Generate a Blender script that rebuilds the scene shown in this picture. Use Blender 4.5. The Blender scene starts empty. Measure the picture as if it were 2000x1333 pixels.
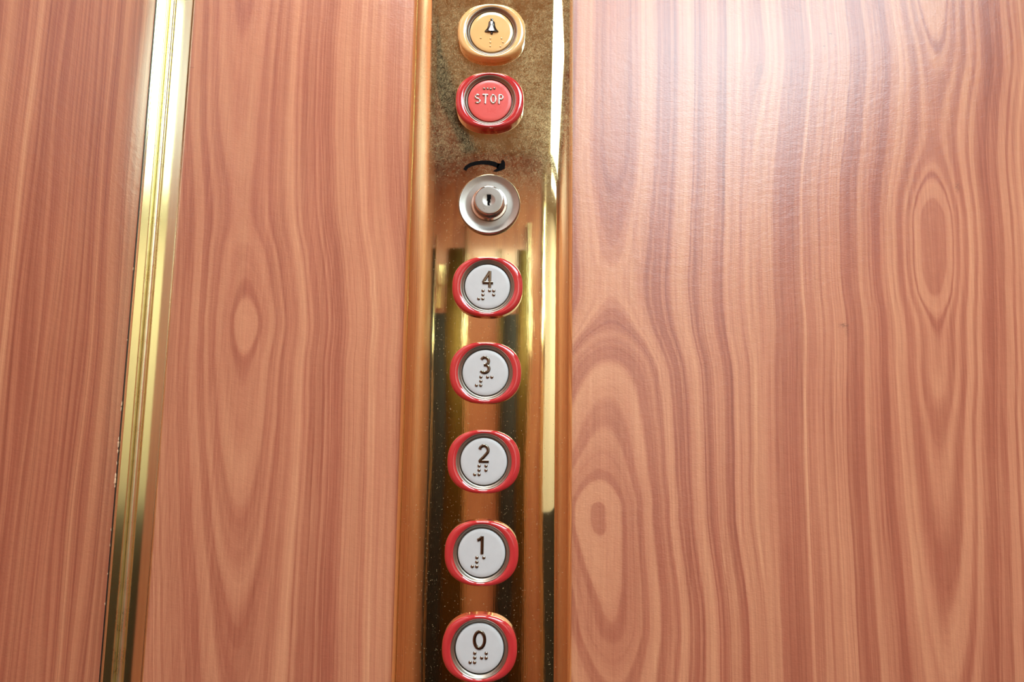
import bpy, bmesh, math, random
from mathutils import Vector, Matrix, noise as mnoise
random.seed(7)
S = bpy.context.scene
COL = S.collection

# ------------------------------------------------------------------ camera
F = 1400.0                      # focal length in pixels of the 2000 px wide frame
D = 0.36                        # camera distance from the wall with the buttons
CZ = 1.40                       # camera height
PITCH = math.atan(F / 10767.0)
ROLL = math.radians(0.79)
cam_d = bpy.data.cameras.new('camera'); cam = bpy.data.objects.new('camera', cam_d); COL.objects.link(cam)
CM = Matrix.Rotation(math.pi / 2 + PITCH, 4, 'X') @ Matrix.Rotation(ROLL, 4, 'Z')
CM = Matrix.Translation((0, -D, CZ)) @ CM
cam.matrix_world = CM
cam_d.sensor_width = 36.0; cam_d.lens = F / 2000 * 36.0
cam_d.clip_start = 0.01; cam_d.clip_end = 50
S.camera = cam

# ------------------------------------------------------------------ world, exposure, lights
w = bpy.data.worlds.new('world'); S.world = w; w.use_nodes = True
w.node_tree.nodes['Background'].inputs[0].default_value = (0.9, 0.85, 0.8, 1)
w.node_tree.nodes['Background'].inputs[1].default_value = 0.02
S.view_settings.view_transform = 'Standard'
try: S.view_settings.look = 'None'
except Exception: pass
S.view_settings.gamma = 1.0
S.view_settings.use_curve_mapping = False
S.view_settings.exposure = -0.30

XL = -0.1864                    # plane of the left wall (inside corner)
XR = 0.78                       # right wall
YB = -1.20                      # wall behind the camera
ZC = 2.02                       # ceiling

def area(name, loc, rot, sx, sy, power, color):
    l = bpy.data.lights.new(name, 'AREA'); l.shape = 'RECTANGLE'; l.size = sx; l.size_y = sy
    l.energy = power; l.color = color
    o = bpy.data.objects.new(name, l); COL.objects.link(o); o.location = loc; o.rotation_euler = rot
    return o
LAMP_X0, LAMP_X1, LAMP_Y0, LAMP_Y1 = 0.11, 0.60, -1.10, -0.42
area('ceiling_lamp_light', ((LAMP_X0+LAMP_X1)/2, (LAMP_Y0+LAMP_Y1)/2, ZC - 0.032), (0, 0, 0),
     LAMP_X1-LAMP_X0-0.03, LAMP_Y1-LAMP_Y0-0.03, 10.0, (0.52, 0.86, 1.0))
FILL_X0, FILL_X1, FILL_Y0, FILL_Y1 = -0.13, 0.07, -0.48, -0.16  # unseen small lamp, added to brighten the wall mirrored in the brass
area('fill_lamp_light', ((FILL_X0+FILL_X1)/2, (FILL_Y0+FILL_Y1)/2, ZC - 0.032), (0, 0, 0),
     FILL_X1-FILL_X0-0.03, FILL_Y1-FILL_Y0-0.03, 3.5, (0.88, 0.96, 0.98))
area('landing_lamp_light', (0.7, -1.75, 2.25), (0, 0, 0), 0.8, 0.5, 32.0, (0.88, 0.96, 1.0))

# ------------------------------------------------------------------ photograph pixel -> place on a plane of the lift cab
def ray(px, py):
    d = Vector(((px-1000)/F, -(py-666.5)/F, -1.0))
    return (CM.to_3x3() @ d)
def at(px, py, Y=0.0):
    d = ray(px, py); t = (Y + D) / d.y
    return Vector((d.x*t, Y, CZ + d.z*t))
def mm(px, py, n):              # n pixels around (px,py) as metres across the wall
    return (at(px+n, py).x - at(px, py).x)
def refl(px, py, Yb=YB):        # where the mirror image seen at a pixel of the brass plate really stands
    h = at(px, py, -PD); d = ray(px, py); t = (Yb + PD) / (-d.y)
    return Vector((h.x + d.x*t, Yb, h.z + d.z*t))
PD = 0.009                      # how far the brass plate stands off the wall

# ------------------------------------------------------------------ helpers
def link(name, me, mat=None, parent=None, smooth=True):
    o = bpy.data.objects.new(name, me); COL.objects.link(o)
    if mat: me.materials.append(mat)
    if smooth:
        for p in me.polygons: p.use_smooth = True
    if parent: o.parent = parent
    return o
def obj(name, bm, mat, parent=None, smooth=True, angle=35):
    bmesh.ops.recalc_face_normals(bm, faces=bm.faces)
    me = bpy.data.meshes.new(name); bm.to_mesh(me); bm.free()
    o = link(name, me, mat, parent, smooth)
    if smooth:
        try: me.set_sharp_from_angle(angle=math.radians(angle))
        except Exception: pass
    return o
def box(bm, x0, x1, y0, y1, z0, z1, bev=0.0):
    m = Matrix.Translation(((x0+x1)/2, (y0+y1)/2, (z0+z1)/2)) @ Matrix.Diagonal((abs(x1-x0), abs(y1-y0), abs(z1-z0), 1))
    r = bmesh.ops.create_cube(bm, size=1, matrix=m)
    if bev > 0:
        es = set(e for v in r['verts'] for e in v.link_edges)
        bmesh.ops.bevel(bm, geom=list(es), offset=bev, segments=2, affect='EDGES', profile=0.5)
def empty(name, loc):
    o = bpy.data.objects.new(name, None); COL.objects.link(o); o.location = loc
    o.empty_display_size = 0.01
    return o
def tag(o, label=None, cat=None, group=None, kind=None):
    if label: o['label'] = label
    if cat: o['category'] = cat
    if group: o['group'] = group
    if kind: o['kind'] = kind
    return o

# ------------------------------------------------------------------ node helpers
class NT:
    def __init__(s, name):
        s.m = bpy.data.materials.new(name); s.m.use_nodes = True
        s.t = s.m.node_tree; s.n = s.t.nodes; s.l = s.t.links
        s.b = s.n['Principled BSDF']
    def node(s, typ, **kw):
        nd = s.n.new(typ)
        for k, v in kw.items(): setattr(nd, k, v)
        return nd
    def put(s, sock, v):
        if hasattr(v, 'is_output') or isinstance(v, bpy.types.NodeSocket): s.l.new(v, sock)
        else: sock.default_value = v
    def math(s, op, a, b=None, c=None, clamp=False):
        nd = s.node('ShaderNodeMath', operation=op); nd.use_clamp = clamp
        s.put(nd.inputs[0], a)
        if b is not None: s.put(nd.inputs[1], b)
        if c is not None: s.put(nd.inputs[2], c)
        return nd.outputs[0]
    def rng(s, v, a, b, c, d, interp='LINEAR'):
        nd = s.node('ShaderNodeMapRange', interpolation_type=interp)
        s.put(nd.inputs['Value'], v)
        for k, x in zip(('From Min', 'From Max', 'To Min', 'To Max'), (a, b, c, d)): s.put(nd.inputs[k], x)
        return nd.outputs['Result']
    def noise(s, vec, scale, detail=2, rough=0.5, dim='3D', w_=None):
        nd = s.node('ShaderNodeTexNoise', noise_dimensions=dim)
        if vec is not None and dim != '1D': s.put(nd.inputs['Vector'], vec)
        if w_ is not None: s.put(nd.inputs['W'], w_)
        nd.inputs['Scale'].default_value = scale; nd.inputs['Detail'].default_value = detail
        nd.inputs['Roughness'].default_value = rough
        return nd.outputs['Fac']
    def mapping(s, vec, scale=(1, 1, 1), loc=(0, 0, 0)):
        nd = s.node('ShaderNodeMapping'); s.put(nd.inputs['Vector'], vec)
        nd.inputs['Scale'].default_value = scale; nd.inputs['Location'].default_value = loc
        return nd.outputs[0]
    def mix(s, f, a, b, typ='MIX'):
        nd = s.node('ShaderNodeMix', data_type='RGBA', blend_type=typ)
        s.put(nd.inputs[0], f); s.put(nd.inputs[6], a); s.put(nd.inputs[7], b)
        return nd.outputs[2]
    def curve(s, v, pts):          # pts in 0..1 x 0..1
        nd = s.node('ShaderNodeFloatCurve'); s.put(nd.inputs['Value'], v)
        c = nd.mapping.curves[0]
        pts = sorted(pts)
        c.points[0].location = pts[0]; c.points[1].location = pts[-1]
        for p in pts[1:-1]: c.points.new(p[0], p[1])
        nd.mapping.update()
        return nd.outputs[0]
    def ramp(s, v, stops, interp='LINEAR'):
        nd = s.node('ShaderNodeValToRGB'); s.put(nd.inputs[0], v)
        cr = nd.color_ramp; cr.interpolation = interp
        cr.elements[0].position, cr.elements[0].color = stops[0]
        cr.elements[1].position, cr.elements[1].color = stops[-1]
        for p, c in stops[1:-1]:
            e = cr.elements.new(p); e.color = c
        return nd.outputs[0]
    def bump(s, h, strength, dist, nrm=None):
        nd = s.node('ShaderNodeBump'); s.put(nd.inputs['Height'], h)
        nd.inputs['Strength'].default_value = strength; nd.inputs['Distance'].default_value = dist
        if nrm is not None: s.put(nd.inputs['Normal'], nrm)
        return nd.outputs[0]
    def objco(s):
        return s.node('ShaderNodeTexCoord').outputs['Object']
    def xyz(s, v):
        nd = s.node('ShaderNodeSeparateXYZ'); s.put(nd.inputs[0], v); return nd.outputs
    def comb(s, x, y, z):
        nd = s.node('ShaderNodeCombineXYZ'); s.put(nd.inputs[0], x); s.put(nd.inputs[1], y); s.put(nd.inputs[2], z); return nd.outputs[0]

def srgb(r, g, b):
    f = lambda c: (c/255/12.92) if c/255 <= 0.04045 else ((c/255+0.055)/1.055)**2.4
    return (f(r), f(g), f(b), 1)

# ------------------------------------------------------------------ wood laminate
WOOD_STOPS = [(0.0, srgb(130, 68, 50)), (0.28, srgb(164, 93, 69)), (0.5, srgb(192, 124, 92)),
              (0.72, srgb(212, 148, 110)), (1.0, srgb(232, 178, 136))]
SC = mm(1000, 666, 1.0)          # metres per pixel across the wall, at mid height
def wood_finish(T, val, fibre_vec, lat):
    """val 0..1 grain tone; fibre_vec stretched vertically; adds fibre, colour, gloss"""
    fib = T.noise(T.mapping(fibre_vec, (2300, 2300, 60)), 1, 2, 0.6)
    fib2 = T.noise(T.mapping(fibre_vec, (800, 800, 11)), 1, 3, 0.6)
    big = T.noise(T.mapping(fibre_vec, (35, 35, 9)), 1, 3, 0.5)
    v = T.math('ADD', val, T.math('MULTIPLY', T.math('SUBTRACT', fib, 0.5), 0.24))
    v = T.math('ADD', v, T.math('MULTIPLY', T.math('SUBTRACT', fib2, 0.5), 0.38))
    v = T.math('ADD', v, T.math('MULTIPLY', T.math('SUBTRACT', big, 0.5), 0.30), clamp=True)
    col = T.ramp(v, WOOD_STOPS)
    red = T.rng(T.noise(T.mapping(fibre_vec, (160, 160, 7)), 1, 2), 0.35, 0.7, 0.0, 0.30)
    col = T.mix(red, col, (0.80, 0.30, 0.17, 1), 'MULTIPLY') if False else T.mix(T.math('MULTIPLY', red, 0.55), col, srgb(198, 112, 88))
    T.put(T.b.inputs['Base Color'], col)
    T.b.inputs['Roughness'].default_value = 0.28
    T.b.inputs['Specular IOR Level'].default_value = 0.85
    peel = T.noise(T.mapping(lat, (700, 700, 1500)), 1, 3, 0.6)
    peel2 = T.noise(T.mapping(lat, (160, 160, 260)), 1, 2, 0.5)
    n1 = T.bump(peel, 0.18, 0.0004)
    n2 = T.bump(peel2, 0.10, 0.0010, n1)
    T.put(T.b.inputs['Normal'], n2)

Z0, Z1 = 1.15, 1.75
def zn(z): return (z - Z0) / (Z1 - Z0)
def pith(T, X, Zn, pts, side_l, side_r, rmax):
    """pts: (photo y, pith x, distance d in px) ; sides: tone curves over r in px"""
    X0, X1 = -0.20, 0.30
    xc = []; dd = []
    for y, x, d in pts:
        p = at(x, y); xc.append((zn(p.z), (p.x - X0)/(X1 - X0))); dd.append((zn(p.z), mm(x, y, d)/0.06))
    xcs = T.math('ADD', T.math('MULTIPLY', T.curve(Zn, xc), X1-X0), X0)
    ds = T.math('MULTIPLY', T.curve(Zn, dd), 0.06)
    dx = T.math('SUBTRACT', X, xcs)
    r = T.math('SQRT', T.math('ADD', T.math('MULTIPLY', dx, dx), T.math('MULTIPLY', ds, ds)))
    rn = T.math('DIVIDE', r, rmax*SC)
    cl = T.curve(rn, [(min(max(a/rmax, 0), 1), b) for a, b in side_l])
    cr = T.curve(rn, [(min(max(a/rmax, 0), 1), b) for a, b in side_r])
    # the two sides of the heart differ only well away from it
    f = T.rng(T.math('DIVIDE', dx, SC), -4.0, 4.0, 0.0, 1.0)
    v = T.math('ADD', T.math('MULTIPLY', cl, T.math('SUBTRACT', 1.0, f)), T.math('MULTIPLY', cr, f))
    return v, r, dx

def front_wood():
    T = NT('cherry_laminate_front'); co = T.objco(); X, Y, Z = T.xyz(co)
    wx = T.math('MULTIPLY', T.math('SUBTRACT', T.noise(T.mapping(co, (24, 24, 6)), 1, 2, 0.5), 0.5), 0.0034)
    wx2 = T.math('MULTIPLY', T.math('SUBTRACT', T.noise(T.mapping(co, (180, 180, 40)), 1, 2, 0.5), 0.5), 0.0010)
    Xw = T.math('ADD', X, T.math('ADD', wx, wx2))
    Zn = T.math('DIVIDE', T.math('SUBTRACT', Z, Z0), Z1 - Z0)
    # left board, between corner trim and brass plate
    A = [(-60, 480, 12), (0, 478, 22), (95, 472, 32), (180, 468, 38), (240, 466, 42), (300, 467, 47), (370, 469, 53), (425, 471, 53), (490, 476, 41),
         (545, 479, 31), (568, 479, 26), (590, 480, 20), (612, 480, 11), (632, 480, 3), (650, 479, 9), (672, 477, 17), (690, 475, 22), (707, 474, 27), (817, 472, 38), (937, 470, 53), (1050, 467, 66),
         (1172, 465, 80), (1260, 463, 86), (1333, 462, 91), (1400, 460, 97)]
    core = [(0, .78), (18, .72), (23, .45), (27, .22), (31, .30), (35, .52), (40, .48), (46, .58), (50, .66), (55, .66), (59, .42), (64, .38)]
    Al = core + [(70, .52), (75, .62), (79, .45), (84, .28), (90, .42), (97, .62), (104, .60), (109, .38), (116, .30), (124, .35), (132, .5), (145, .4), (160, .5)]
    Ar = core + [(69, .50), (74, .60), (78, .40), (82, .30), (88, .45), (94, .42), (100, .38), (106, .62), (114, .78), (122, .74), (126, .48), (130, .62), (136, .40),
                 (143, .28), (150, .40), (157, .30), (165, .42), (172, .28), (180, .36), (187, .26), (195, .38), (203, .48), (212, .66), (222, .58), (230, .72),
                 (238, .58), (246, .66), (254, .80), (262, .64), (272, .74), (280, .60), (288, .82), (296, .66), (305, .55), (315, .45), (330, .5)]
    vA, rA, _ = pith(T, Xw, Zn, A, Al + [(330, .5)], Ar, 340)
    # right board, two hearts
    B = [(-60, 1205, 120), (0, 1205, 121), (135, 1203, 122.5), (230, 1201, 124), (320, 1199, 126), (400, 1197, 130), (480, 1195, 134), (560, 1194, 138), (620, 1194, 133),
         (667, 1192, 120), (717, 1190, 101), (770, 1186, 88), (817, 1182, 78), (877, 1178, 66), (932, 1172, 47), (975, 1169, 22), (1010, 1168, 2),
         (1050, 1172, 16), (1100, 1179, 28), (1167, 1189, 40), (1232, 1194, 48), (1265, 1196, 58), (1333, 1200, 76), (1400, 1204, 90)]
    Bc = [(0, .38), (10, .30), (14, .55), (18, .72), (38, .74), (43, .50), (47, .22), (52, .32), (56, .52), (62, .48), (68, .56), (73, .45), (78, .26), (84, .42),
          (90, .74), (98, .80), (104, .60), (109, .34), (118, .36), (124, .52), (128, .58), (131, .30), (136, .38), (141, .78), (148, .80), (152, .50), (157, .24), (172, .22),
          (180, .30), (186, .78), (197, .74), (203, .66), (208, .34), (217, .28), (224, .50), (234, .58), (240, .66), (246, .44), (254, .26), (262, .30),
          (268, .70), (276, .60), (284, .76), (292, .56), (299, .78), (306, .58), (316, .60), (321, .34), (330, .25), (350, .3), (370, .28), (378, .7), (390, .5), (420, .5)]
    vB, rB, _ = pith(T, Xw, Zn, B, Bc, Bc, 420)
    C = [(-60, 1819, 17), (0, 1822, 25), (120, 1832, 41), (200, 1826, 49), (265, 1822, 50), (335, 1819, 40), (390, 1820, 24), (470, 1823, 4), (560, 1826, 20), (640, 1832, 40),
         (745, 1834, 43), (827, 1835, 51), (915, 1838, 56), (1010, 1843, 61), (1105, 1848, 68), (1220, 1853, 76), (1333, 1858, 85), (1400, 1860, 90)]
    cc = [(0, .36), (12, .42), (22, .36), (26, .64), (34, .74), (38, .50), (40.5, .20), (43, .66), (47, .40), (50, .30), (53, .36), (56, .70), (59, .52), (62, .38), (66, .24), (70, .34)]
    Cl = cc + [(75, .62), (80, .84), (83, .60), (87, .80), (92, .66), (97, .42), (104, .48), (109, .26), (122, .22), (131, .30), (136, .54), (141, .44), (147, .74),
               (152, .62), (156, .30), (170, .20), (184, .26), (189, .62), (196, .50), (203, .66), (212, .56), (221, .68), (228, .44), (236, .60), (244, .42),
               (252, .58), (258, .44), (262, .86), (266, .60), (271, .30), (290, .22), (318, .28), (324, .68), (330, .6), (338, .8), (346, .56), (354, .76), (362, .6), (380, .3), (400, .5)]
    Cr = cc + [(75, .84), (82, .70), (86, .30), (91, .58), (97, .42), (103, .26), (122, .20), (138, .30), (144, .62), (154, .70), (158, .28), (163, .66),
               (172, .54), (180, .74), (188, .50), (200, .44), (230, .5), (300, .4), (400, .5)]
    vC, rC, _ = pith(T, Xw, Zn, C, Cl, Cr, 400)
    wBC = T.rng(Xw, at(1440, 666).x, at(1530, 666).x, 0, 1, 'SMOOTHSTEP')
    vR = T.math('ADD', T.math('MULTIPLY', vB, T.math('SUBTRACT', 1.0, wBC)), T.math('MULTIPLY', vC, wBC))
    uB = T.math('ADD', rB, at(1178, 1000).x); uC = T.math('SUBTRACT', at(1843, 1000).x, rC)
    rR = T.math('ADD', T.math('MULTIPLY', uB, T.math('SUBTRACT', 1.0, wBC)), T.math('MULTIPLY', uC, wBC))
    sw = T.math('GREATER_THAN', X, at(960, 666).x)
    v = T.math('ADD', T.math('MULTIPLY', vA, T.math('SUBTRACT', 1.0, sw)), T.math('MULTIPLY', vR, sw))
    r = T.math('ADD', T.math('MULTIPLY', rA, T.math('SUBTRACT', 1.0, sw)), T.math('MULTIPLY', rR, sw))
    v = T.rng(v, 0.0, 1.0, 0.20, 0.80)
    rmin = T.math('ADD', T.math('MULTIPLY', rA, T.math('SUBTRACT', 1.0, sw)), T.math('MULTIPLY', T.math('MINIMUM', rB, rC), sw))
    amp = T.rng(rmin, 40*SC, 170*SC, 0.12, 0.60)
    line = T.noise(None, 800, 4, 0.7, '1D', r)
    v = T.math('ADD', v, T.math('MULTIPLY', T.math('SUBTRACT', line, 0.5), amp))
    line2 = T.noise(None, 220, 2, 0.5, '1D', T.math('ADD', r, 3.0))
    v = T.math('ADD', v, T.math('MULTIPLY', T.math('SUBTRACT', line2, 0.5), T.rng(rmin, 20*SC, 140*SC, 0.10, 0.34)))
    v = T.rng(v, 0.0, 1.0, 0.0, 0.96)
    wood_finish(T, v, co, co)
    # small scuffs and nicks in the laminate
    old = T.b.inputs['Base Color'].links[0].from_socket
    nz = T.noise(T.mapping(co, (900, 900, 1500)), 1, 3, 0.7); m = None
    for px, py, rx, ry, k in ((1648, 636, 11, 5, .8), (1655, 646, 6, 14, .35), (1870, 366, 7, 12, .5), (1622, 66, 4, 2.5, .9), (1610, 90, 3, 2, .8), (1631, 88, 2, 3, .8), (1487, 138, 8, 16, .3), (374, 132, 7, 1.6, .5), (495, 529, 2, 6, 0.0)):
        c = at(px, py)
        ex = T.math('DIVIDE', T.math('SUBTRACT', X, c.x), rx*SC); ez = T.math('DIVIDE', T.math('SUBTRACT', Z, c.z), ry*SC)
        q = T.math('SQRT', T.math('ADD', T.math('MULTIPLY', ex, ex), T.math('MULTIPLY', ez, ez)))
        a = T.math('MULTIPLY', T.math('MULTIPLY', T.rng(q, 0.2, 1.3, 1.0, 0.0), T.rng(nz, 0.40, 0.62, 0.0, 1.0)), k)
        m = a if m is None else T.math('MAXIMUM', m, a)
    T.put(T.b.inputs['Base Color'], T.mix(m, old, srgb(70, 40, 34)))
    return T.m

def plain_wood(name, axis):
    T = NT(name); co = T.objco(); xyz = T.xyz(co)
    U = xyz[axis]; Z = xyz[2]
    wv = T.noise(T.comb(T.math('MULTIPLY', U, 22.0), T.math('MULTIPLY', Z, 3.2), 0.0), 1, 2, 0.5)
    u = T.math('ADD', U, T.math('MULTIPLY', T.math('SUBTRACT', wv, 0.5), 0.030))
    a = T.noise(None, 95, 4, 0.62, '1D', u)
    b = T.noise(None, 420, 3, 0.6, '1D', T.math('ADD', u, 5.0))
    v = T.math('ADD', T.rng(a, 0.25, 0.75, 0.05, 0.85), T.math('MULTIPLY', T.math('SUBTRACT', b, 0.5), 0.5))
    rot = T.comb(U, 0.0, Z)
    wood_finish(T, v, rot, co)
    return T.m

# ------------------------------------------------------------------ metals and plastics
def brass(name, base, rough, dirt=1.0, wav=1.0):
    T = NT(name); co = T.node('ShaderNodeNewGeometry').outputs['Position']; b = T.b
    b.inputs['Metallic'].default_value = 1.0
    smear = T.noise(co, 38, 5, 0.65)
    fine = T.noise(T.mapping(co, (900, 900, 500)), 1, 3, 0.7)
    speck = T.noise(co, 1500, 1, 0.5)
    sp = T.rng(speck, 0.70, 0.76, 0, 1)
    tar = T.noise(co, 420, 4, 0.7)
    # dust and fingermarks gather on the upper part of the plate
    Z = T.xyz(co)[2]
    up = T.rng(Z, at(960, 470).z, at(960, 250).z, 0.015, 1.0, 'SMOOTHSTEP')
    grain = T.noise(co, 1700, 3, 0.7)
    xr = T.rng(T.xyz(co)[0], -0.045, 0.03, 0.45, 1.0)
    haze = T.math('MULTIPLY', T.math('MULTIPLY', T.math('MULTIPLY', T.rng(smear, 0.34, 0.62, 0.15, 0.75), T.math('ADD', T.rng(tar, 0.4, 0.62, 0.1, 0.8), T.rng(grain, 0.42, 0.64, 0.0, 1.6))), up), xr)
    dust = T.math('MULTIPLY', T.math('ADD', T.math('MULTIPLY', haze, 0.42), T.math('MULTIPLY', sp, 0.30)), dirt, clamp=True)
    col = T.mix(dust, base, srgb(208, 178, 118))
    T.put(b.inputs['Base Color'], col)
    T.put(b.inputs['Metallic'], T.math('SUBTRACT', 1.0, T.math('MULTIPLY', dust, 0.95)))
    rr = T.math('ADD', rough, T.math('MULTIPLY', dust, 0.12), clamp=True)
    T.put(b.inputs['Roughness'], rr)
    wob = T.noise(T.mapping(co, (14, 14, 7)), 1, 1, 0.4)
    n1 = T.bump(wob, 0.35*wav, 0.0016)
    # long fine polishing scratches
    scv = T.noise(T.mapping(co, (2600, 2600, 60)), 1, 2, 0.6)
    n2 = T.bump(scv, 0.008, 0.0002, n1)
    T.put(b.inputs['Normal'], n2)
    return T.m
def simple(name, col, rough, metal=0.0, spec=0.5, coat=0.0, bump=None):
    T = NT(name); b = T.b
    co = T.objco()
    v = T.noise(co, 180, 3, 0.6)
    c2 = tuple(c*0.88 for c in col[:3]) + (1,)
    T.put(b.inputs['Base Color'], T.mix(v, c2, col))
    T.put(b.inputs['Roughness'], T.rng(v, 0.2, 0.8, max(rough-0.04, 0.01), rough+0.06))
    b.inputs['Metallic'].default_value = metal; b.inputs['Specular IOR Level'].default_value = spec
    b.inputs['Coat Weight'].default_value = coat; b.inputs['Coat Roughness'].default_value = 0.05
    if bump:
        T.put(b.inputs['Normal'], T.bump(T.noise(co, bump[0], 3, 0.6), bump[1], bump[2]))
    return T.m
M = {}
M['wood_front'] = front_wood()
M['wood_side'] = plain_wood('cherry_laminate_side', 1)
M['wood_back'] = plain_wood('cherry_laminate_back', 0)
_b = M['wood_back'].node_tree.nodes['Principled BSDF']; _b.inputs['Coat Weight'].default_value = 1.0; _b.inputs['Coat Roughness'].default_value = 0.10
M['brass_plate'] = brass('polished_brass_plate', srgb(240, 218, 164), 0.03)
M['brass_trim'] = brass('polished_brass_trim', srgb(238, 230, 192), 0.12, 0.10, 0.3)
M['brass_satin'] = simple('satin_pale_brass', srgb(240, 230, 190), 0.28, 1.0)
M['brass_dark'] = brass('brass_dark_reflection', srgb(100, 84, 42), 0.34, 0.5)  # brass mirroring something dark, with that darkness put into the base colour
M['red'] = simple('red_plastic', srgb(200, 52, 54), 0.08, 0, 0.5, 1.0)
M['yellow'] = simple('yellow_plastic', srgb(240, 190, 122), 0.18, 0, 0.5, 1.0)
M['white'] = simple('white_plastic', srgb(205, 205, 203), 0.30, 0, 0.4)
M['red_cap'] = simple('red_cap_plastic', srgb(224, 92, 84), 0.28, 0, 0.4)
M['chrome'] = simple('chrome', srgb(215, 208, 198), 0.09, 1.0)
M['satin'] = simple('satin_steel', srgb(166, 156, 142), 0.38, 1.0)
M['satin_rough'] = simple('brushed_steel', srgb(168, 159, 150), 0.34, 1.0, bump=(500, 0.08, 0.0002))
M['bell'] = simple('bell_nickel', srgb(96, 92, 88), 0.16, 1.0)
M['dark_chrome'] = simple('chrome_dark_reflection', srgb(128, 118, 104), 0.12, 1.0)  # chrome of the numerals, its dark reflection painted into the base colour
M['nickel'] = simple('braille_nickel', srgb(158, 150, 136), 0.16, 1.0)
M['black'] = simple('black_gap', srgb(20, 13, 10), 0.5)
M['ink'] = simple('black_ink', srgb(8, 7, 7), 0.9, 0, 0.1)
M['chip'] = simple('bare_chipboard', srgb(226, 188, 150), 0.8)
M['ceiling'] = simple('brown_ceiling_laminate', srgb(204, 190, 150), 0.35)
M['floor'] = simple('grey_vinyl_floor', srgb(80, 70, 62), 0.5)
M['landing'] = simple('landing_plaster', srgb(238, 228, 212), 0.8)
M['wainscot'] = simple('dark_wainscot_paint', srgb(52, 42, 34), 0.5)
M['beige'] = simple('beige_enamel', srgb(222, 200, 160), 0.35)
def emit(name, col, st):
    T = NT(name); T.b.inputs['Base Color'].default_value = (0.8, 0.8, 0.8, 1)
    T.b.inputs['Emission Color'].default_value = col; T.b.inputs['Emission Strength'].default_value = st
    return T.m
M['lamp'] = emit('frosted_lamp_diffuser', (0.85, 0.95, 1.0, 1), 5.0)

# ================================================================== THE CAB
ZB = 0.0
def slab(name, x0, x1, y0, y1, z0, z1, mat):
    bm = bmesh.new(); box(bm, x0, x1, y0, y1, z0, z1)
    return tag(obj(name, bm, mat, smooth=False), kind='structure')
slab('wall_front', XL-0.03, XR+0.03, 0.0, 0.03, ZB, ZC, M['wood_front'])
slab('wall_left', XL-0.03, XL, YB-0.03, 0.0, ZB, ZC, M['wood_side'])
slab('wall_right', XR, XR+0.03, YB-0.03, 0.0, ZB, ZC, M['wood_side'])
slab('floor', XL-0.03, XR+0.03, YB-0.03, 0.03, -0.03, ZB, M['floor'])
slab('ceiling', XL-0.03, XR+0.03, YB-0.03, 0.03, ZC, ZC+0.03, M['ceiling'])
# wall behind the camera with the lit doorway at its right end
DX0, DX1, DZ = 0.09, 0.55, 1.995
bm = bmesh.new()
box(bm, XL-0.0, DX0, YB-0.03, YB, ZB, ZC); box(bm, DX1, XR, YB-0.03, YB, ZB, ZC); box(bm, DX0, DX1, YB-0.03, YB, DZ, ZC)
tag(obj('wall_back', bm, M['wood_back'], smooth=False), kind='structure')
bm = bmesh.new()
box(bm, DX0-0.022, DX0, YB-0.03, YB+0.008, ZB, DZ+0.022, 0.002); box(bm, DX1, DX1+0.022, YB-0.03, YB+0.008, ZB, DZ+0.022, 0.002)
box(bm, DX0, DX1, YB-0.03, YB+0.008, DZ, DZ+0.022, 0.002)
tag(obj('door_1', bm, M['brass_trim']), kind='structure')
# landing outside the doorway
slab('wall_landing', -0.3, 1.7, -2.33, -2.30, 1.12, 2.5, M['landing'])
slab('trim_1', -0.3, 1.7, -2.33, -2.28, ZB, 1.12, M['wainscot'])
slab('wall_landing_side', 1.7, 1.73, -2.33, YB-0.03, ZB, 2.5, M['landing'])
slab('wall_landing_left', -0.33, -0.3, -2.33, YB-0.03, ZB, 2.5, M['landing'])
slab('floor_landing', -0.33, 1.73, -2.33, YB-0.03, -0.03, ZB, M['floor'])
slab('ceiling_landing', -0.33, 1.73, -2.33, YB-0.03, 2.5, 2.53, M['landing'])

# ceiling lamps: the wide one, and a small made-up fill lamp
for (a0, a1, b0, b1, lab) in ((LAMP_X0, LAMP_X1, LAMP_Y0, LAMP_Y1, 'wide frosted rectangular ceiling lamp with brass rim, over the middle of the cab'),
                              (FILL_X0, FILL_X1, FILL_Y0, FILL_Y1, 'small unseen fill lamp with brass rim added on the ceiling, close to the brass control plate wall')):
    lamp = tag(empty('ceiling_lamp', ((a0+a1)/2, (b0+b1)/2, ZC)), lab, 'lamp', 'frosted lamps on the ceiling')
    lx, ly = (a1-a0)/2, (b1-b0)/2
    bm = bmesh.new(); box(bm, -lx+0.01, lx-0.01, -ly+0.01, ly-0.01, -0.024, -0.004, 0.003); obj('diffuser', bm, M['lamp'], lamp)
    bm = bmesh.new()
    box(bm, -lx-.01, -lx+.01, -ly-.01, ly+.01, -0.028, 0); box(bm, lx-.01, lx+.01, -ly-.01, ly+.01, -0.028, 0)
    box(bm, -lx+.01, lx-.01, -ly-.01, -ly+.01, -0.028, 0); box(bm, -lx+.01, lx-.01, ly-.01, ly+.01, -0.028, 0)
    obj('rim', bm, M['brass_trim'], lamp)

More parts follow.
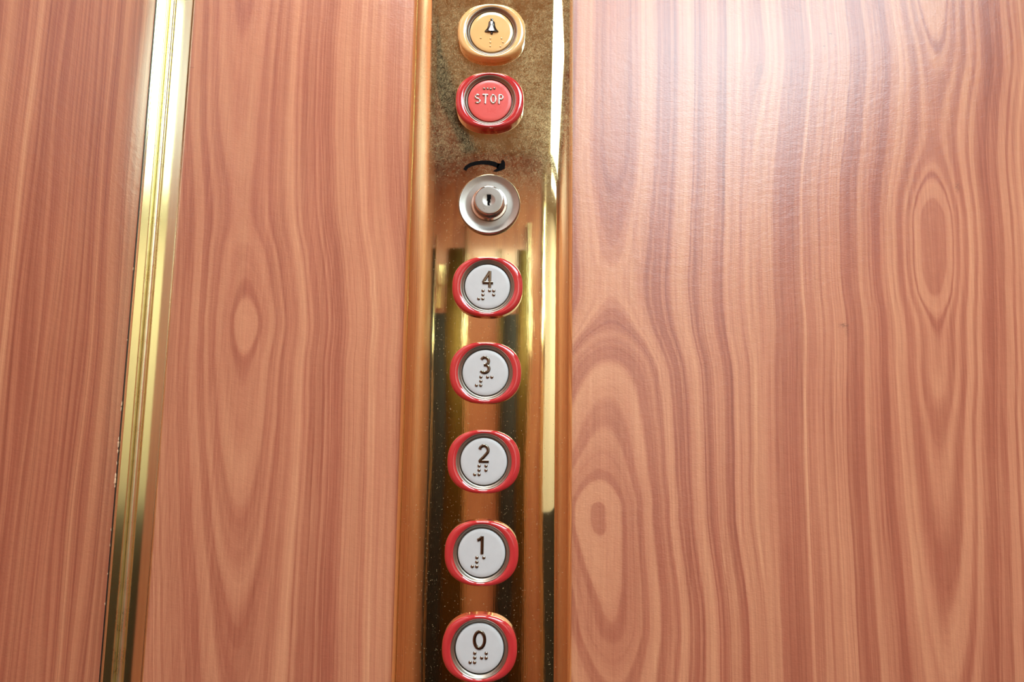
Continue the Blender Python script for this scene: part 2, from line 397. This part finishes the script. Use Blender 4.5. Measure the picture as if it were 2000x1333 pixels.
# ------------------------------------------------------------------ corner trim: brass angle strip in the inside corner
def extrude_profile(bm, prof, z0, z1, nz=1, closed=True):
    rings = []
    for k in range(nz+1):
        z = z0 + (z1-z0)*k/nz
        rings.append([bm.verts.new((x, y, z)) for x, y in prof])
    n = len(prof)
    for a, b in zip(rings[:-1], rings[1:]):
        for i in range(n if closed else n-1):
            j = (i+1) % n
            bm.faces.new((a[i], a[j], b[j], b[i]))
    if closed:
        bm.faces.new(rings[0]); bm.faces.new(list(reversed(rings[-1])))
wl, wr, th, fr = 0.0148, 0.0128, 0.0011, 0.0015
prof = [(XL, 0.0), (XL+wr, 0.0), (XL+wr, -th*0.55), (XL+wr-0.0003, -th*0.9), (XL+wr-0.0006, -th), (XL+wr-0.0009, -th), (XL+th+fr+0.0003, -th)]
for k in range(9):
    a = math.pi/2 * k/8
    prof.append((XL+th+fr - fr*math.sin(a), -(th+fr) + fr*math.cos(a)))
prof += [(XL+th, -(th+fr)-0.0003), (XL+th, -wl+0.0009), (XL+th, -wl+0.0006), (XL+th*0.9, -wl+0.0003), (XL+th*0.55, -wl), (XL, -wl)]
bm = bmesh.new(); extrude_profile(bm, prof, ZB+0.001, ZC-0.001)
tag(obj('trim_2', bm, M['brass_trim'], angle=30), kind='structure')
# satin bead added down the corner to catch light as a bright line
bm = bmesh.new(); bc = 0.0016
bx, by = XL+th+0.0011, -(th+0.0011)
prof = [(bx+0.00125*math.cos(2*math.pi*k/20), by+0.00125*math.sin(2*math.pi*k/20)) for k in range(20)]
extrude_profile(bm, prof, ZB+0.002, ZC-0.002)
tag(obj('trim_3', bm, M['brass_satin']), kind='structure')
# dark open joint between the left wall board and the trim, with chipped edges
bm = bmesh.new(); box(bm, XL, XL+0.0002, -wl-0.00045, -wl, ZB, ZC)
tag(obj('trim_4', bm, M['black'], smooth=False), kind='structure')
def on_left(px, py):
    d = ray(px, py); t = XL / d.x
    return Vector((XL, -D + d.y*t, CZ + d.z*t))
bm = bmesh.new()
for py, s_ in ((170, .5), (262, .4), (525, .6), (665, .5), (790, 1.0), (800, .7), (858, .7), (868, 1.3), (882, .8), (905, .6), (930, 1.2), (940, 1.4), (950, .7), (1035, .5), (1066, .5), (1120, .4), (1180, .5)):
    z = on_left(300-0.08*py, py).z
    m = Matrix.Translation((XL+0.0001, -wl-0.0007-0.0003*s_, z)) @ Matrix.Diagonal((0.0006*s_, 0.0010*s_, 0.0026*s_, 1))
    r_ = bmesh.ops.create_icosphere(bm, subdivisions=1, radius=0.5, matrix=m)
    for v_ in r_['verts']: v_.co += Vector((0, random.uniform(-1, 1)*0.00018, random.uniform(-1, 1)*0.0004))
tag(obj('trim_5', bm, M['chip']), kind='structure')
# ------------------------------------------------------------------ brass control plate
pxL, pxR = at(787, 666).x, at(1118, 666).x
fxL, fxR = at(829, 666, -PD).x, at(1072, 666, -PD).x
prof = [(pxL, 0.0)]
nb = 16
for k in range(nb+1):
    a = math.pi/2 * k/nb
    prof.append((fxL - (fxL-pxL)*math.cos(a), -PD*math.sin(a)**0.9))
for k in range(1, 12): prof.append((fxL+(fxR-fxL)*k/12, -PD))
for k in range(nb+1):
    a = math.pi/2 * (1-k/nb)
    prof.append((fxR + (pxR-fxR)*math.cos(a), -PD*math.sin(a)**0.9))
prof.append((pxR, 0.0))
PZ0, PZ1 = at(950, 1333).z-0.20, at(950, 0).z+0.12
panel = tag(empty('control_plate', ((pxL+pxR)/2, 0, PZ0)), 'tall polished brass lift control plate with rounded edges on wooden wall', 'control panel')
bm = bmesh.new()
cx = (pxL+pxR)/2
pp = []
for q in prof:
    q = (q[0]-cx, q[1])
    if not pp or (abs(q[0]-pp[-1][0])+abs(q[1]-pp[-1][1])) > 1e-6: pp.append(q)
extrude_profile(bm, pp, 0, PZ1-PZ0, 1)
obj('faceplate', bm, M['brass_plate'], panel, angle=50)

def P(px, py, h=0.0):           # point on the plate face (h above it)
    return at(px, py, -PD-h)
# black arrow printed above the lock
def arrow():
    pts = [(907.5, 332), (912, 326), (920, 321.5), (931, 318.5), (943, 317.3), (955, 318), (965, 320.3), (974, 324.5)]
    wd = [3.2, 3.6, 3.6, 3.6, 3.8, 4.2, 4.6, 4.4]
    bm = bmesh.new(); top = []; bot = []
    for i, (x, y) in enumerate(pts):
        a = pts[max(i-1, 0)]; b = pts[min(i+1, len(pts)-1)]
        t = Vector((b[0]-a[0], b[1]-a[1])).normalized(); n = Vector((-t.y, t.x))
        top.append((x-n.x*wd[i], y-n.y*wd[i])); bot.append((x+n.x*wd[i], y+n.y*wd[i]))
    def V(p, h): v = P(p[0], p[1], h); return bm.verts.new((v.x-cx, v.y, v.z-PZ0))
    polys = [[top[i], top[i+1], bot[i+1], bot[i]] for i in range(len(pts)-1)]
    polys += [[(963, 334.5), (972, 328), (977, 333.5), (969, 335.8)], [(972, 320), (978.5, 319), (979, 314.5), (983, 312), (986, 317), (986.5, 322), (986, 329.5), (977, 333.5), (970, 328)]]
    for pl in polys:
        a = [V(p, 0.0) for p in pl]; b = [V(p, 0.00012) for p in pl]
        bm.faces.new(b)
        for i in range(len(pl)):
            j = (i+1) % len(pl); bm.faces.new((a[i], a[j], b[j], b[i]))
    o = obj('arrow_mark', bm, M['ink'], panel, smooth=False)
    o['label'] = 'black curved arrow pointing right'
arrow()

# ------------------------------------------------------------------ relief writing
def sweep(bm, path, wdt, hgt, base=0.0, closed=False, np_=8):
    """rounded ridge along a planar path (x,z), standing off the -y face"""
    n = len(path); rings = []
    for i, (x, z) in enumerate(path):
        if closed: a, b = path[(i-1) % n], path[(i+1) % n]
        else: a, b = path[max(i-1, 0)], path[min(i+1, n-1)]
        t = Vector((b[0]-a[0], b[1]-a[1])); t.normalize(); nn = Vector((-t.y, t.x))
        ring = []
        for k in range(np_+1):
            th_ = math.pi*k/np_
            c, s = math.cos(th_), math.sin(th_)
            c = math.copysign(abs(c)**0.7, c); s = s**0.7
            ring.append(bm.verts.new((x+nn.x*c*wdt/2, -(base+s*hgt), z+nn.y*c*wdt/2)))
        rings.append(ring)
    m = n if closed else n-1
    for i in range(m):
        a, b = rings[i], rings[(i+1) % n]
        for k in range(np_): bm.faces.new((a[k], a[k+1], b[k+1], b[k]))
    if not closed:
        bm.faces.new(rings[0]); bm.faces.new(rings[-1])
def arc(cx_, cz_, rx, rz, a0, a1, n=16):
    return [(cx_+rx*math.cos(math.radians(a0+(a1-a0)*k/n)), cz_+rz*math.sin(math.radians(a0+(a1-a0)*k/n))) for k in range(n+1)]
def line(a, b, n=1): return [(a[0]+(b[0]-a[0])*k/n, a[1]+(b[1]-a[1])*k/n) for k in range(n+1)]
# glyphs in a box 0..0.62 x 0..1 : (path, closed)
GLYPH = {
 '0': [(arc(.31, .5, .285, .44, 0, 360, 36)[:-1], True)],
 '1': [(line((.36, 0), (.36, .97), 3), False), (line((.36, .93), (.22, .80), 2)+[(.10, .75)], False)],
 '2': [(arc(.31, .68, .24, .26, 165, -28, 18)+[(.44, .46), (.28, .28), (.12, .12), (.07, .04)], False), (line((.04, .055), (.60, .055), 2), False)],
 '3': [(arc(.29, .72, .22, .22, 150, -80, 16), False), (arc(.29, .28, .25, .23, 80, -150, 18), False), (line((.24, .505), (.34, .505)), False)],
 '4': [(line((.44, 0), (.44, .97), 3), False), (line((.44, .95), (.05, .30), 3), False), (line((.02, .27), (.64, .27), 3), False)],
 'S': [(arc(.28, .72, .21, .20, 35, 265, 14)+arc(.30, .28, .23, .22, 85, -145, 14), False)],
 'T': [(line((.30, 0), (.30, .92), 2), False), (line((.02, .92), (.58, .92), 2), False)],
 'O': [(arc(.31, .49, .25, .43, 0, 360, 28)[:-1], True)],
 'P': [(line((.10, 0), (.10, .95), 2), False), ([(.10, .92)] + arc(.30, .69, .20, .23, 90, -90, 12) + [(.10, .46)], False)],
}
def glyph(bm, ch, x0, z0, h, sw, rel, base, wide=1.0, lean=0.0):
    for path, cl in GLYPH[ch]:
        p = [(x0 + (x*wide)*h + lean*z*h, z0 + z*h) for x, z in path]
        sweep(bm, p, sw, rel, base, cl)
def dome(bm, x, z, r, h, base):
    rings = []
    for k in range(5):
        a = math.pi/2*k/5
        rings.append([bm.verts.new((x+r*math.cos(a)*math.cos(t*math.pi/6), -(base+h*math.sin(a)), z+r*math.cos(a)*math.sin(t*math.pi/6))) for t in range(12)])
    tip = bm.verts.new((x, -(base+h), z))
    for a, b in zip(rings[:-1], rings[1:]):
        for t in range(12): bm.faces.new((a[t], a[(t+1) % 12], b[(t+1) % 12], b[t]))
    for t in range(12): bm.faces.new((rings[-1][t], rings[-1][(t+1) % 12], tip))

# ------------------------------------------------------------------ push buttons
NA = 96
def sup(a, b, e, t):
    c, s = math.cos(t), math.sin(t)
    return (a*math.copysign(abs(c)**(2/e), c), b*math.copysign(abs(s)**(2/e), s))
def loft(bm, rings_def, cap_end=False, cap_start=False):
    """rings_def: list of (function angle->(x,z), height)"""
    rings = []
    for f, h in rings_def:
        rings.append([bm.verts.new((f(2*math.pi*k/NA)[0], -h, f(2*math.pi*k/NA)[1])) for k in range(NA)])
    for a, b in zip(rings[:-1], rings[1:]):
        for k in range(NA): bm.faces.new((a[k], a[(k+1) % NA], b[(k+1) % NA], b[k]))
    if cap_end: bm.faces.new(rings[-1])
    if cap_start: bm.faces.new(rings[0])
def circ(r): return lambda t: (r*math.cos(t), r*math.sin(t))
BA, BB, RI, RC = 0.01745, 0.0151, 0.0134, 0.01115
def mixf(t):
    def f(ang):
        # same polar direction on both curves
        x, z = sup(BA, BB, 2.35, ang)
        x1, z1 = sup(BA, BB, 2.35, ang)
        dirn = math.atan2(z1, x1)
        cxx, czz = RI*math.cos(dirn), RI*math.sin(dirn)
        return (x*(1-t)+cxx*t, z*(1-t)+czz*t)
    return f
def bezel_mesh():
    bm = bmesh.new()
    prof = [(0, 0.0), (0, 0.0012), (0.01, 0.0022), (0.05, 0.0031), (0.13, 0.0040), (0.25, 0.0047), (0.4, 0.0051), (0.55, 0.0052), (0.7, 0.0050), (0.85, 0.0046), (1.0, 0.0040), (1.0, 0.0028)]
    prof = [(0, 0.0), (0, 0.0012), (0, 0.0024)]
    for k in range(19):
        u = k/18; t = u**1.5
        prof.append((t, 0.0030 + 0.0016*math.sqrt(max(0, 1-((t-0.6)/0.6)**2)) if t > 0 else 0.0030))
    prof.append((1.0, 0.0028))
    loft(bm, [(mixf(t), h) for t, h in prof])
    return bm
def collar_mesh():
    bm = bmesh.new()
    loft(bm, [(circ(RI), 0.0030), (circ(RI), 0.0042), (circ(RI-0.00015), 0.00435), (circ(RI-0.0004), 0.0043), (circ(RI-0.0008), 0.0039), (circ(RI-0.0013), 0.0032),
              (circ(RI-0.0015), 0.0031), (circ(RI-0.0017), 0.0030), (circ(RC+0.00045), 0.0024), (circ(RC+0.0003), 0.0014), (circ(RC-0.0005), 0.0012)])
    return bm
def cap_mesh():
    bm = bmesh.new()
    loft(bm, [(circ(RC), 0.0008), (circ(RC), 0.0029), (circ(RC-0.00012), 0.0032), (circ(RC-0.0004), 0.00335), (circ(RC-0.002), 0.0034), (circ(0.004), 0.0034)], cap_end=True)
    return bm
CAPH = 0.0034
BR = {'0': [(1, 'r'), (2, 'l'), (2, 'r')], '1': [(1, 'l')], '2': [(1, 'l'), (2, 'l')], '3': [(1, 'l'), (1, 'r')], '4': [(1, 'l'), (1, 'r'), (2, 'r')]}
first = {}
def button(name, cxp, cyp, ch, label, bez, cap, grp):
    c = P(cxp, cyp)
    t = tag(empty(name, (c.x, -PD, c.z)), label, 'button', grp)
    if not first:
        for k, f in (('bezel', bezel_mesh), ('collar', collar_mesh), ('cap', cap_mesh)):
            b_ = f(); bmesh.ops.recalc_face_normals(b_, faces=b_.faces)
            me = bpy.data.meshes.new(k); b_.to_mesh(me); b_.free()
            for p in me.polygons: p.use_smooth = True
            me.set_sharp_from_angle(angle=math.radians(38)); first[k] = me
    def inst(k, m):
        me = first[k].copy(); return link(k, me, m, t)
    inst('bezel', bez); inst('collar', M['satin']); cp = inst('cap', cap)
    rel = 0.00055
    if ch in BR:
        bm = bmesh.new(); h = 0.0084; wd = {'1': .62}.get(ch, .62)*h
        x0 = {'1': -0.0026, '4': -0.0024, '0': -0.00245, '2': -0.0024, '3': -0.0026}[ch]
        glyph(bm, ch, x0 - 0.0002, -0.0004, h, 0.00155, rel, CAPH-0.0001)
        n = obj('numeral', bm, M['dark_chrome'], cp); n['label'] = 'raised chrome numeral ' + ch
        bm = bmesh.new()
        pit, r = 0.00205, 0.00086
        xs, zs = -0.0042, -0.0021
        for (row, cl_) in [(1, 'r'), (2, 'r'), (3, 'r'), (3, 'l')]:
            dome(bm, xs + (pit if cl_ == 'r' else 0), zs-(row-1)*pit, r, 0.0005, CAPH-0.00005)
        for (row, cl_) in BR[ch]:
            dome(bm, xs + 0.0053 + (pit if cl_ == 'r' else 0), zs-(row-1)*pit, r, 0.0005, CAPH-0.00005)
        obj('braille_dots', bm, M['nickel'], cp)
    elif ch == 'STOP':
        bm = bmesh.new()
        h = 0.0050; x = -0.0077
        for k, g in enumerate('STOP'):
            glyph(bm, g, x, -0.0017, h, 0.00105, 0.0005, CAPH-0.0001, 0.98); x += 0.00395
        n = obj('lettering', bm, M['chrome'], cp); n['label'] = 'raised word STOP'
        bm = bmesh.new()
        for dx, dz in ((-0.0030, 0.0064), (-0.0012, 0.0064), (0.0004, 0.0062), (0.0022, 0.0066)):
            dome(bm, dx, dz, 0.0007, 0.0005, CAPH-0.00005)
        obj('braille_dots', bm, M['nickel'], cp)
    else:
        bm = bmesh.new()
        profb = [(0.0, 0.0094), (0.0007, 0.0092), (0.0009, 0.0085), (0.0007, 0.0080), (0.0013, 0.0077), (0.0017, 0.0070), (0.00185, 0.0055), (0.0022, 0.0042),
                 (0.0029, 0.0030), (0.0036, 0.0023), (0.0037, 0.0018), (0.0030, 0.0016), (0.0, 0.0016)]
        rings = []
        for r, z in profb:
            rings.append([bm.verts.new((r*math.cos(math.pi*k/14), -(CAPH-0.0001+0.55*r*math.sin(math.pi*k/14)*0.6), z-0.0019)) for k in range(15)])
        for a, b in zip(rings[:-1], rings[1:]):
            for k in range(14):
                try: bm.faces.new((a[k], a[k+1], b[k+1], b[k]))
                except Exception: pass
        bmesh.ops.remove_doubles(bm, verts=bm.verts, dist=1e-6)
        dome(bm, 0.0001, -0.0010, 0.0007, 0.0008, CAPH-0.0001)
        o = obj('bell_symbol', bm, M['bell'], cp); o['label'] = 'raised chrome alarm bell symbol'
        bm = bmesh.new()
        for px_, py_ in ((555, 765), (755, 775), (755, 855), (755, 935), (985, 770), (1015, 850), (965, 935)):
            dome(bm, (px_-775)/11.1*SC*1.07, -(py_-630)/11.1*SC*1.12, 0.00055, 0.0004, CAPH-0.00005)
        obj('braille_dots', bm, cap, cp)
    return t
# measured centres of the cap discs in the photograph
def face_px(px, py, h=CAPH):    # where the axis of a button meets the plate when its cap is seen at (px,py)
    v = P(px, py, h); return v
def place(name, px, py, ch, label, bez, cap, grp=None):
    v = P(px, py, CAPH)
    t = button(name, 1000, 666, ch, label, bez, cap, grp)
    t.location = (v.x, -PD, v.z)
    return t
G = 'white floor buttons in the column'
place('alarm_button', 960.0, 62.0, 'bell', 'yellow oval alarm button with bell symbol, topmost on the brass plate', M['yellow'], M['yellow'])
place('stop_button', 956.5, 196.5, 'STOP', 'red oval button with red cap reading STOP', M['red'], M['red_cap'])
place('floor_button', 952.0, 560.0, '4', 'red rimmed white floor button reading 4, just below the key lock', M['red'], M['white'], G)
place('floor_button', 948.0, 728.5, '3', 'red rimmed white floor button reading 3, between buttons 4 and 2', M['red'], M['white'], G)
place('floor_button', 944.8, 902.0, '2', 'red rimmed white floor button reading 2, between buttons 3 and 1', M['red'], M['white'], G)
place('floor_button', 940.5, 1081.0, '1', 'red rimmed white floor button reading 1, between buttons 2 and 0', M['red'], M['white'], G)
place('floor_button', 936.5, 1267.5, '0', 'red rimmed white floor button reading 0, lowest on the brass plate', M['red'], M['white'], G)

# ------------------------------------------------------------------ key lock
v = P(955.5, 399.5, 0.001)
lock = tag(empty('key_lock', (v.x, -PD, v.z)), 'round satin steel key switch under the black curved arrow', 'lock')
R = 0.0157
bm = bmesh.new()
loft(bm, [(circ(R), 0), (circ(R), 0.0012), (circ(R-0.0002), 0.0018), (circ(R-0.0007), 0.0022), (circ(R-0.0012), 0.0021), (circ(R-0.0030), 0.0015), (circ(R-0.0042), 0.0014), (circ(0.0095), 0.0016), (circ(0.0085), 0.0016)])
obj('washer', bm, M['satin_rough'], lock)
bm = bmesh.new()
loft(bm, [(circ(0.0091), 0.0012), (circ(0.0091), 0.0022), (circ(0.0089), 0.0025), (circ(0.0079), 0.0027), (circ(0.0076), 0.0032), (circ(0.0075), 0.0074),
          (circ(0.0073), 0.0078), (circ(0.0070), 0.0080), (circ(0.0068), 0.0080)])
obj('collar', bm, M['chrome'], lock)
bm = bmesh.new()
loft(bm, [(circ(0.0069), 0.0070), (circ(0.0069), 0.0078), (circ(0.0067), 0.0079), (circ(0.0064), 0.0079), (circ(0.0034), 0.0079), (circ(0.0030), 0.0079), (circ(0.0022), 0.00770), (circ(0.0010), 0.00755)], cap_end=True)
cyl = obj('cylinder_face', bm, M['satin_rough'], lock)
def poly(bm, pts, h0, h1):
    a = [bm.verts.new((x, -h0, z)) for x, z in pts]; b = [bm.verts.new((x, -h1, z)) for x, z in pts]
    bm.faces.new(b)
    for i in range(len(pts)): j = (i+1) % len(pts); bm.faces.new((a[i], a[j], b[j], b[i]))
bm = bmesh.new()
k = 0.000115
poly(bm, [(-9*k, 24*k), (9*k, 24*k), (9*k, 6*k), (5*k, 4*k), (7*k, -8*k), (2*k, -12*k), (6*k, -24*k), (-5*k, -24*k), (-6*k, -12*k), (-2*k, -5*k), (-8*k, 0), (-7*k, 10*k)], 0.0060, 0.00797)
o = obj('keyway', bm, M['ink'], cyl, smooth=False); o['label'] = 'dark keyhole slot'
bm = bmesh.new(); dome(bm, -0.0021, -0.0044, 0.0004, 0.0002, 0.0078)
obj('pin', bm, M['satin'], cyl)

# ------------------------------------------------------------------ what stands on the wall behind the camera (seen mirrored in the brass)
def strip(name, p0, p1, mat, dep, z0=ZB, z1=ZC, row=760, bev=0.001):
    a, b = refl(p0, row), refl(p1, row)
    bm = bmesh.new(); box(bm, a.x, b.x, YB, YB+dep, z0, z1, bev)
    return tag(obj(name, bm, mat), kind='structure')
n_ = [5]
def trim(*a, **k):
    n_[0] += 1; return strip('trim_%d' % n_[0], *a, **k)
trim(828, 842, M['wainscot'], 0.008, z1=1.80)
trim(842, 847, M['brass_trim'], 0.012, z1=1.83)
trim(847, 876, M['black'], 0.006, z1=1.66)
trim(876, 914, M['brass_dark'], 0.008, z1=1.80)
trim(914, 919, M['brass_trim'], 0.014, z1=1.86)
trim(966, 970, M['brass_dark'], 0.010, z1=1.80)
trim(970, 999, M['black'], 0.006, z1=1.66)
trim(999, 1021, M['brass_dark'], 0.008, z1=1.80)
trim(1021, 1026, M['brass_trim'], 0.014, z1=1.86)

# hinge barrels on the opposite wall
bm = bmesh.new()
for p0, p1, y0, y1 in ((861, 877, 523, 560), (863, 873, 560, 604)):
    a, b = refl(p0, y0), refl(p1, y1); r_ = (b.x-a.x)/2
    bmesh.ops.create_cone(bm, cap_ends=True, segments=24, radius1=r_, radius2=r_, depth=a.z-b.z,
                          matrix=Matrix.Translation(((a.x+b.x)/2, YB+r_*0.9, (a.z+b.z)/2)))
n_[0] += 1
tag(obj('trim_%d' % n_[0], bm, M['brass_trim']), kind='structure')
# unseen dark and wooden shapes added to the ceiling for the plate's mirror image
def refl_c(px, py, z=ZC-0.003):
    h = at(px, py, -PD); d = ray(px, py); t = (z-h.z)/d.z
    return Vector((h.x+d.x*t, h.y-d.y*t, z))
for mat_, pts in ((M['black'], [(838, 30), (852, 75), (874, 130), (893, 190), (906, 250), (934, 298), (905, 299), (893, 270), (876, 236), (856, 200), (838, 170)]),
                  (M['wood_back'], [(830, 170), (856, 200), (876, 236), (893, 270), (905, 299), (828, 299)])):
    vs = [refl_c(*p) for p in pts]
    bm = bmesh.new(); lo = [bm.verts.new(v) for v in vs]; hi = [bm.verts.new((v.x, v.y, ZC)) for v in vs]
    bm.faces.new(lo); bm.faces.new(list(reversed(hi)))
    for i in range(len(vs)): j = (i+1) % len(vs); bm.faces.new((lo[i], hi[i], hi[j], lo[j]))
    n_[0] += 1
    tag(obj('trim_%d' % n_[0], bm, mat_, smooth=False), kind='structure')
